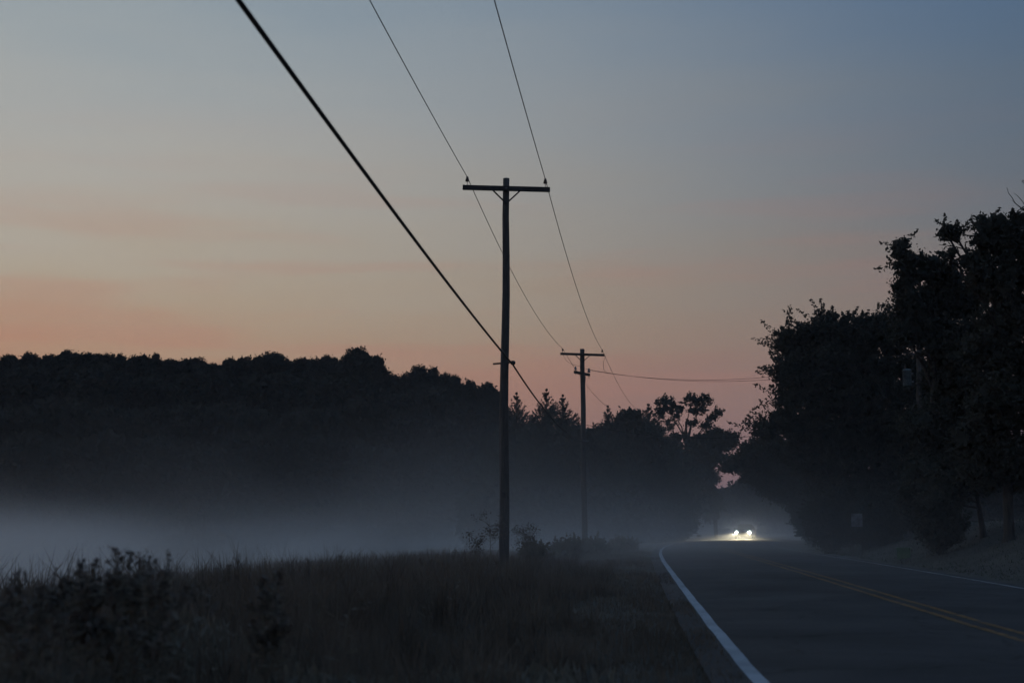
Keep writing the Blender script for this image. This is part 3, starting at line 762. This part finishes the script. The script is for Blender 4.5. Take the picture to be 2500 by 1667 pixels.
# ------------------------------------------------------------------ verge grass
def blades(n, samp, hmin, hmax, w, name, m, label, lean=0.35):
    X, Y, s = samp(n); n = len(X); Z = height(X, Y)
    H = (hmin + (hmax - hmin) * rng.random(n) ** 1.4) * s
    a = rng.uniform(0, 2 * math.pi, n); l = lean * H * rng.random(n)
    dx, dy = np.cos(a) * l, np.sin(a) * l; b = rng.uniform(0, math.pi, n); ww = w * (0.6 + 0.8 * rng.random(n))
    bx, by = np.cos(b) * ww / 2, np.sin(b) * ww / 2
    B = np.stack([X, Y, Z - 0.02], 1); z0 = np.zeros(n)
    m1 = B + np.stack([dx * .35, dy * .35, H * .6], 1); tp = B + np.stack([dx, dy, H * .97], 1)
    W = np.stack([bx, by, z0], 1)
    V = np.stack([B - W, B + W, m1 + W * .75, m1 - W * .75, m1 - W * .75, m1 + W * .75, tp + W * .1, tp - W * .1], 1).reshape(-1, 3)
    o = link(name, qmesh(name, V), M[m]); return tag(o, label, 'grass', kind='stuff')
def verge(n):
    Y = 3.5 + (72 - 3.5) * rng.random(n) ** 1.7
    sl = -0.30 + 16 * rng.random(n) ** 1.5
    X = xl(Y) - SH - sl
    patch = 0.65 + 0.35 * np.sin(X * 1.3 + 0.7 * np.sin(Y * 0.6)) * np.sin(Y * 0.45 + X * 0.4)
    s = (0.22 + 0.78 * sstep(0.6, 4.0, sl)) * np.clip(patch, .25, 1) * 0.9 * (1 - 0.35 * sstep(25, 60, Y))
    return X, Y, s
blades(150000, verge, 0.35, 1.0, 0.013, 'verge_grass', 'grass', 'tall unmown brownish grass along the left verge')
def tufts(n):
    k = 46; m = n // k
    Y = 6.5 + 40 * rng.random(m) ** 1.35; sl = 1.2 + 11.5 * rng.random(m) ** 1.1; X = xl(Y) - SH - sl
    hs = (0.6 + 0.5 * rng.random(m)) * (0.45 + 0.55 * sstep(1.0, 4.5, sl)) * (1 - 0.3 * sstep(22, 46, Y))
    X, Y, hs = np.repeat(X, k), np.repeat(Y, k), np.repeat(hs, k)
    return X + rng.normal(size=len(X)) * 0.09, Y + rng.normal(size=len(X)) * 0.09, hs
blades(46 * 520, tufts, 0.5, 1.2, 0.014, 'grass_tufts', 'grass', 'ragged taller grass tufts and stalks along the left verge', lean=0.7)
def field(n):
    Y = 20 + 130 * rng.random(n); X = xl(Y) - SH - 14 - 70 * rng.random(n)
    return X, Y, np.ones(n)
blades(25000, field, 0.3, 0.7, 0.03, 'field_grass', 'grass', 'misty low field grass beyond the left verge')
def lawn(n):
    Y = 18 + 60 * rng.random(n); X = xl(Y) + (LANES + SH + 0.4 + 22 * rng.random(n) ** 1.2)
    return X, Y, np.ones(n)
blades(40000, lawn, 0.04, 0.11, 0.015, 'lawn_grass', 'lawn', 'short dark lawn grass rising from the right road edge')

# ------------------------------------------------------------------ weeds
def weed(u, v, Y, kind, label, lean=0.0, s=1.0, seed=0):
    rs = random.Random(seed); p = at(u, v, Y)
    ht = 0; bx = p.x - lean
    zb = hz(bx, Y); ht = p.z - zb
    root = empty('weed', (bx, Y, zb)); tag(root, label, 'weed', 'tall weeds on the left verge')
    n = 9; f = lambda t: Vector((lean * t ** 1.8, 0.03 * math.sin(t * 3 + seed), ht * t))
    st_ = MB(); lv = []; hd = []
    def leaves(fn, t0, t1, k, l0, l1, asp):
        for i in range(k):
            t = t0 + (t1 - t0) * i / max(1, k - 1); c = fn(t); a = rs.uniform(0, 6.28)
            d = np.array([math.cos(a), math.sin(a), rs.uniform(-0.2, 0.7)]); l = (l0 + (l1 - l0) * (t - t0) / max(.01, t1 - t0)) * rs.uniform(.7, 1.2)
            d /= np.linalg.norm(d); lv.append(kites(np.array([[c.x, c.y, c.z]]) + d * l * .5, [l], asp, d[None], 0.08))
    def blob(c, r, k, ls):
        P = np.array([[c.x, c.y, c.z]]) + rng.normal(size=(k, 3)) * np.array(r); hd.append(kites(P, ls * (0.7 + .6 * rng.random(k)), 0.6))
    if kind == 'bushy':
        st_.tube([f(i / n) for i in range(n + 1)], [0.012 - .006 * i / n for i in range(n + 1)], 6)
        leaves(f, .2, .97, int(70 * s), .17, .08, .16)
        for j in range(int(8 * s)):
            t = rs.uniform(.5, .85); a = rs.uniform(0, 6.28); L_ = rs.uniform(.14, .30) * s
            e = f(t) + Vector((math.cos(a) * L_ * .6, math.sin(a) * L_ * .6, rs.uniform(.08, .22))); e.z = min(e.z, ht * 1.0); st_.tube([f(t), f(t).lerp(e, .6) + Vector((0, 0, -.02)), e], [.008, .006, .004], 5)
            g = lambda q, t=t, e=e: f(t).lerp(e, q)
            leaves(g, .2, 1, 10, .11, .06, .26)
            for q in (.6, .75, .9, 1.): blob(g(q), (.014, .014, .022), 7, .04)
        for q in (.84, .9, .95, 1.): blob(f(q), (.022 * s, .022 * s, .03), 12, .045)
    elif kind == 'spike':
        st_.tube([f(i / n) for i in range(n + 1)], [0.006 - .004 * i / n for i in range(n + 1)], 5)
        leaves(f, .15, .7, 8, .22, .10, .10)
        for q in np.linspace(.86, 1, 9): blob(f(q), (.007 * s, .007 * s, .012), 7, .022)
    elif kind == 'droop':
        def g(t): return f(min(t, .8) / .8 * .9 if t < .8 else .9) + (Vector((math.copysign(.10, lean or 1) * ((t - .8) / .2), 0, -.09 * ((t - .8) / .2) ** 2 + .03 * math.sin((t - .8) / .2 * 3.14))) if t >= .8 else Vector())
        st_.tube([g(i / 14) for i in range(15)], [0.008 - .005 * i / 14 for i in range(15)], 6)
        leaves(g, .2, .7, 10, .16, .08, .25); blob(g(1), (.016, .016, .024), 30, .03)
    else:  # feathery head
        st_.tube([f(i / n) for i in range(n + 1)], [0.010 - .006 * i / n for i in range(n + 1)], 6)
        leaves(f, .2, .6, 10, .2, .1, .2)
        for j in range(int(14 * s)):
            t = rs.uniform(.55, .95); a = rs.uniform(0, 6.28); L_ = rs.uniform(.12, .34) * s * ht * .6
            e = f(t) + Vector((math.cos(a) * L_, math.sin(a) * L_, L_ * rs.uniform(.3, .9))); st_.tube([f(t), e], [.004, .002], 4)
            blob(e, (.06 * s, .06 * s, .05 * s), 22, .05)
    st_.build('stem', M['weed'], root)
    if lv: link('leaves', qmesh('leaves', np.concatenate(lv)), M['weed'], root)
    if hd: tag(link('seed_head', qmesh('seed_head', np.concatenate(hd)), M['seed'], root), kind='stuff')
WE = [(48, 1412, 8.6, 'bushy', .02, .8, 'stubby forked weed nearest the left picture edge'),
      (20, 1450, 8.0, 'bushy', -.03, .8, 'short leafy weed low at the left picture edge'),
      (132, 1388, 9.5, 'spike', .06, 1, 'thin leaning weed left of the bushy clump'),
      (150, 1412, 8.8, 'bushy', -.04, .9, 'low leafy weed with a bent top left of the bushy clump'),
      (100, 1440, 8.4, 'bushy', .05, .9, 'squat leafy weed between the left edge and the bushy clump'),
      (197, 1380, 9.2, 'bushy', -.06, .8, 'flat-topped weed at the left of the bushy clump'),
      (232, 1385, 9.0, 'bushy', .03, .9, 'leafy weed leaning right beside the flat-topped one'),
      (283, 1350, 9.0, 'bushy', -.02, 1.5, 'tallest and bushiest weed with a ragged heavy top'),
      (315, 1362, 9.4, 'bushy', .05, 1.1, 'leafy weed right against the tallest bushy one'),
      (350, 1362, 9.2, 'bushy', .08, 1.1, 'weed with outstretched side twigs right of the tallest one'),
      (365, 1380, 8.8, 'bushy', -.03, 1.1, 'dense dark weed in the middle of the weed clump'),
      (400, 1395, 8.6, 'bushy', .03, 1.0, 'low dense weed below the curving stalks'),
      (413, 1344, 10., 'spike', .0, 1.3, 'thin upright spike rising behind the weed clump'),
      (445, 1364, 9.0, 'droop', .12, 1, 'curving stalk with a nodding dark head, left of a pair'),
      (478, 1372, 9.0, 'droop', .20, 1, 'curving stalk with a drooping head, right of a pair'),
      (490, 1404, 8.7, 'droop', .14, 1, 'short stalk with a round nodding head below the drooping pair'),
      (557, 1378, 11., 'spike', .02, 1, 'short thin spike just left of the lone tall spike'),
      (582, 1361, 11., 'spike', .01, 1.6, 'lone tall seed spike in the gap right of the clump'),
      (640, 1412, 10., 'bushy', -.05, .8, 'small leafy weed left of the round-topped one'),
      (681, 1398, 10., 'bushy', .03, 1.1, 'round-topped leafy weed in the middle of the verge'),
      (750, 1367, 13., 'spike', -.05, 1, 'faint thin stalk leaning left beyond the round-topped weed'),
      (785, 1390, 13., 'spike', .03, .9, 'short faint stalk between two thin stalks'),
      (832, 1360, 13., 'spike', .05, 1.6, 'tall stalk with a dark seed head, left of the arched grass'),
      (872, 1412, 11., 'droop', .15, 1, 'arched grass stalk bending over to the right'),
      (1027, 1361, 20., 'spike', -.10, 2.2, 'stout short spike leaning left on the far verge'),
      (1052, 1366, 20., 'spike', .02, 2.0, 'short upright spike beside the left-leaning one'),
      (1112, 1341, 22., 'spike', .14, 2.4, 'stout spike leaning right on the far verge'),
      (1120, 1359, 21., 'droop', .08, 1, 'hooked stalk at the foot of the right-leaning spike'),
      (1162, 1306, 33., 'feather', .0, 1.0, 'feathery weed left of the taller one by the pole foot'),
      (1194, 1266, 36., 'feather', -.05, 1.3, 'tall feathery weed just left of the nearest pole foot'),
      (1276, 1278, 41., 'feather', .0, 1.2, 'feathery weed just right of the nearest pole foot'),
      (1292, 1298, 42., 'feather', .08, 1.1, 'lower feathery weed further right of the nearest pole foot')]
for i, (u, v, Y, kd, ln, s, lab) in enumerate(WE): weed(u, v, Y, kd, lab, ln, s, i + 3)
shrub(1300, 1330, 46, 34, 30, 'low bush on the verge between the two poles, nearer one', 0.09, 14, lm='weed')
shrub(1385, 1312, 56, 45, 25, 'low dark bush on the verge in front of the farther pole', 0.10, 12, lm='weed')
shrub(1450, 1318, 64, 40, 20, 'low dark bush on the verge right of the farther pole', 0.10, 12, lm='weed')
shrub(1520, 1318, 74, 40, 20, 'faint low bush near the left road edge before the bend', 0.10, 12, lm='weed')

n = 34000
uy = 4.3 + 8.5 * rng.random(n) ** 1.1; ux = at(0, 1268, 1).x * uy * 1.12 + (0.41 + 0.06) * uy * rng.random(n) ** 1.15
usl = xl(uy) - SH - ux
keep = rng.random(n) < sstep(0.5, 3.0, usl); ux, uy, usl = ux[keep], uy[keep], usl[keep]; n = len(ux)
hh = (0.50 + 0.30 * np.sin(ux * 2.1 + 1) * np.sin(uy * 1.7)) * rng.random(n) ** 0.7 * (0.22 + 0.95 * sstep(0.8, 6.0, usl))
uv = np.stack([ux, uy, height(ux, uy) + hh], 1)
V = kites(uv, 0.15 * (0.6 + 0.9 * rng.random(n)), 0.20, np.tile(np.array([[0, 0, 1.0]]), (n, 1)), 0.55)
tag(link('undergrowth', qmesh('undergrowth', V), M['weed']), 'dark leafy undergrowth filling the lower left corner below the weeds', 'undergrowth', kind='stuff')

# ------------------------------------------------------------------ cars
def make_car(name, loc, heading, paint, label, lit, group='cars'):
    """car nose along +Y local; built from lofted sections"""
    root = empty(name, loc, heading); tag(root, label, 'car', group)
    W = 0.90
    def loft(secs, nm, m, parent=root, smooth=True):
        # secs: (y, half width bottom, half width top, z bottom, z top)
        vs, fs = [], []; k = 10
        for (y, wb, wt_, zb, zt) in secs:
            zm = (zb + zt) / 2; h = zt - zb; r = min(.07, h * .3)
            ring = [(-wb + r, zb), (wb - r, zb), (wb, zb + r), (max(wb, wt_), zm), (wt_, zt - r), (wt_ - r, zt), (-wt_ + r, zt), (-wt_, zt - r), (-max(wb, wt_), zm), (-wb, zb + r)]
            vs += [(x, y, z) for x, z in ring]
        for i in range(len(secs) - 1):
            for j in range(k):
                j2 = (j + 1) % k; fs.append((i * k + j, i * k + j2, (i + 1) * k + j2, (i + 1) * k + j))
        fs.append(tuple(range(k))[::-1]); fs.append(tuple(range((len(secs) - 1) * k, len(secs) * k)))
        mb = MB().add(vs, fs); return mb.build(nm, M[m], parent)
    loft([(-2.25, .70, .72, .42, .86), (-2.15, .84, .80, .32, .96), (-1.4, W, .86, .26, 1.0), (-.2, W, .88, .24, 1.0), (.9, W, .87, .24, .99),
          (1.6, W, .84, .26, .90), (2.1, .86, .76, .30, .80), (2.28, .72, .64, .38, .70)], 'body', paint)
    loft([(-1.75, .80, .74, .97, 1.02), (-1.15, .80, .62, .97, 1.46), (-.5, .80, .62, .97, 1.53), (.25, .80, .62, .97, 1.50), (.5, .80, .62, .97, 1.42), (1.15, .80, .76, .97, 1.01)], 'cabin', 'glass')
    loft([(-1.2, .60, .54, 1.44, 1.49), (-.5, .63, .57, 1.505, 1.56), (.22, .63, .57, 1.475, 1.53), (.36, .60, .54, 1.45, 1.49)], 'roof', paint)
    for s in (-1, 1):
        MB().bar((s * .625, .38, 1.45), (s * .79, 1.16, .985), .06, .05).build('windscreen_pillar', M[paint], root)
        MB().bar((s * .625, -1.15, 1.44), (s * .77, -1.74, .99), .07, .05).build('rear_pillar', M[paint], root)
        m = MB().box((s * .98, .78, 1.06), (.18, .10, .13)).box((s * .88, .80, 1.02), (.10, .04, .04)); m.build('mirror', M[paint], root)
        hl_ = MB(); hl_.tube([(s * .64, 2.10, .66), (s * .64, 2.245, .66), (s * .64, 2.262, .66)], [.12, .115, .09], 16)
        ho = hl_.build('headlight', M['lamp' if lit else 'lamp_off'], root, True)
        if lit:
            ld = bpy.data.lights.new('headlight_beam', 'SPOT'); ld.energy = 6500; ld.spot_size = R(56); ld.spot_blend = 1.0
            ld.shadow_soft_size = 0.06; ld.color = (1.0, 0.82, 0.50)
            lo_ = bpy.data.objects.new('headlight_beam', ld); col.objects.link(lo_); lo_.parent = root
            lo_.location = (s * .64, 2.36, .66); lo_.rotation_euler = (R(90 - 7.0), 0, 0); lo_.scale = (1, 0.25, 1)
        MB().box((s * .74, -2.24, .78), (.22, .06, .14)).build('tail_light', M['porcelain'], root)
        for y in (-1.38, 1.42):
            w = MB(); pr = [(s * .78, y, .33), (s * .92, y, .33)]
            w.tube([(s * .70, y, .33), (s * .73, y, .33), (s * .90, y, .33), (s * .92, y, .33)], [.30, .33, .33, .30], 22)
            wo_ = w.build('wheel', M['rubber'], root, True)
            MB().tube([(s * .90, y, .33), (s * .935, y, .33)], [.21, .18], 14).build('rim', M['steel'], wo_)
    MB().box((0, 2.27, .50), (1.0, .06, .16)).build('grille', M['trim'], root)
    MB().box((0, 2.24, .36), (1.34, .10, .12)).build('bumper', M['trim'], root)
    MB().box((0, 2.315, .47), (.31, .02, .15)).build('number_plate', M['board'], root)
    return root
Yc = 150.0
xc = float(xl(Yc)); tx = (float(xl(Yc + 2)) - float(xl(Yc - 2))) / 4
nrm = Vector((1, -tx, 0)).normalized(); cpos = Vector((xc, Yc, 0)) + nrm * (LANES * 0.25 + 0.05)
cpos.z = float(roadz(cpos.y)) + 0.04
hd_ = math.atan2(-tx, -1.0)      # facing back along the road, towards us
car = make_car('car', cpos, math.pi - math.atan(tx), 'car_dark', 'oncoming dark car with both headlights lit, rounding the bend', True)
pc = at(2430, 1262, 90); pc.z = hz(pc.x, 90) - 0.02
parked = make_car('car', pc, R(80), 'car_pale', 'pale parked car of which only the roof shows between the two right-hand trunks', False)

# ------------------------------------------------------------------ small things on the right lawn
p = at(2092, 1268, 60); zb = hz(p.x, 60)
yb = empty('yard_board', (p.x, 60, zb), R(-8)); tag(yb, 'small pale square board on a post at the foot of the maple', 'sign')
zt, z0 = at(2092, 1253, 60).z - zb, at(2092, 1285, 60).z - zb
MB().box((0, 0, (zt + z0) / 2), (0.46, 0.03, zt - z0)).build('panel', M['board'], yb)
for s in (-1, 1): MB().box((s * 0.19, 0.035, zt / 2 - 0.05), (0.04, 0.04, zt + 0.1)).build('post', M['wood'], yb)
p = at(2206, 1330, 52); zb = hz(p.x, 52)
ub = empty('utility_box', (p.x, 52, zb), R(-20)); tag(ub, 'small green utility box standing on the right-hand lawn', 'utility box')
MB().box((0, 0, 0.16), (0.46, 0.36, 0.36)).build('cabinet', M['box_green'], ub)
MB().box((0, 0, 0.36), (0.50, 0.40, 0.04)).build('lid', M['box_green'], ub)
MB().box((0.0, -0.188, 0.18), (0.38, 0.012, 0.24)).build('door', M['box_green'], ub)

# ------------------------------------------------------------------ air: thin haze and ground mist
def volume_box(name, lo_, hi_, label):
    c = [(a + b) / 2 for a, b in zip(lo_, hi_)]; d = [b - a for a, b in zip(lo_, hi_)]
    o = MB().box(c, d).build(name, None); return tag(o, label, 'haze', kind='stuff')
def vol_mat(name, colr, dens, aniso):
    m = bpy.data.materials.new(name); m.use_nodes = True; t = m.node_tree; t.nodes.clear()
    v = t.nodes.new('ShaderNodeVolumePrincipled'); v.inputs['Color'].default_value = colr
    v.inputs['Density'].default_value = dens; v.inputs['Anisotropy'].default_value = aniso
    o = t.nodes.new('ShaderNodeOutputMaterial'); t.links.new(v.outputs[0], o.inputs['Volume'])
    return m, t, v
hzb = volume_box('haze', (-1000, -70, -6), (1000, 3050, 60), 'thin even haze hanging over the whole scene')
m, t, v = vol_mat('haze_air', (0.85, 0.9, 1.0, 1), 0.00012, 0.2); hzb.data.materials.append(m)

mist = volume_box('ground_mist', (-130, -2, -5), (120, 225, 13), 'bluish ground mist lying over the low field and road')
m, t, v = vol_mat('mist_air', (0.86, 0.93, 1.0, 1), 0.0, 0.62)
mist.data.materials.append(m)
geo = t.nodes.new('ShaderNodeNewGeometry')
sx = t.nodes.new('ShaderNodeSeparateXYZ'); t.links.new(geo.outputs['Position'], sx.inputs[0])
def tm_(op, a, b=None, c=None, clamp=False):
    n = t.nodes.new('ShaderNodeMath'); n.operation = op; n.use_clamp = clamp
    for i, q in enumerate((a, b, c)):
        if q is None: continue
        if isinstance(q, (int, float)): n.inputs[i].default_value = q
        else: t.links.new(q, n.inputs[i])
    return n.outputs[0]
def tmr(x, a, b):
    n = t.nodes.new('ShaderNodeMapRange'); n.interpolation_type = 'SMOOTHSTEP'; t.links.new(x, n.inputs[0])
    n.inputs[1].default_value = a; n.inputs[2].default_value = b; return n.outputs[0]
mpn = t.nodes.new('ShaderNodeMapping'); mpn.inputs['Scale'].default_value = (0.055, 0.014, 0.13); t.links.new(geo.outputs['Position'], mpn.inputs[0])
nzn = t.nodes.new('ShaderNodeTexNoise'); nzn.inputs['Scale'].default_value = 1.0; nzn.inputs['Detail'].default_value = 3; t.links.new(mpn.outputs[0], nzn.inputs['Vector'])
nn = tmr(nzn.outputs[0], 0.36, 0.66)
zz = tm_('MAXIMUM', tm_('ADD', sx.outputs[2], 2.9), 0.0)
low = tm_('ADD', tm_('POWER', 2.718, tm_('MULTIPLY', tm_('MULTIPLY', zz, zz), -0.125)), tm_('MULTIPLY', tm_('POWER', 2.718, tm_('MULTIPLY', zz, -0.34)), 0.24))        # pooled in the low field
high = tm_('POWER', 2.718, tm_('MULTIPLY', zz, -0.27))       # thin upper veil
def sq(x, c, r): q = tm_('DIVIDE', tm_('SUBTRACT', x, c), r); return tm_('MULTIPLY', q, q)
plume = tm_('POWER', 2.718, tm_('MULTIPLY', tm_('ADD', sq(sx.outputs[0], 1.0, 9.0), sq(sx.outputs[1], 92.0, 24.0)), -1.0))
far = tmr(sx.outputs[1], 7.0, 44.0)
dens = tm_('MULTIPLY', tm_('MULTIPLY', low, tm_('MULTIPLY_ADD', nn, 1.5, 0.25)), 0.036)
side = tmr(tm_('MULTIPLY_ADD', sx.outputs[1], -0.10, sx.outputs[0]), -8.0, 4.0)
dens = tm_('MULTIPLY', dens, tm_('MULTIPLY_ADD', side, -0.35, 1.0))
dens = tm_('ADD', dens, tm_('MULTIPLY', tm_('MULTIPLY', high, tm_('ADD', tm_('MULTIPLY', nn, 0.09), plume)), 0.0100))
dens = tm_('MULTIPLY', dens, tm_('MULTIPLY_ADD', far, 0.88, 0.12))
dens = tm_('MULTIPLY', dens, tmr(sx.outputs[2], 12.5, 7.0))
bank = tmr(tm_('MULTIPLY_ADD', sx.outputs[1], -0.17, sx.outputs[0]), 2.0, 12.0)
dens = tm_('MULTIPLY', dens, tm_('MULTIPLY_ADD', bank, -0.9, 1.0))
t.links.new(dens, v.inputs['Density'])
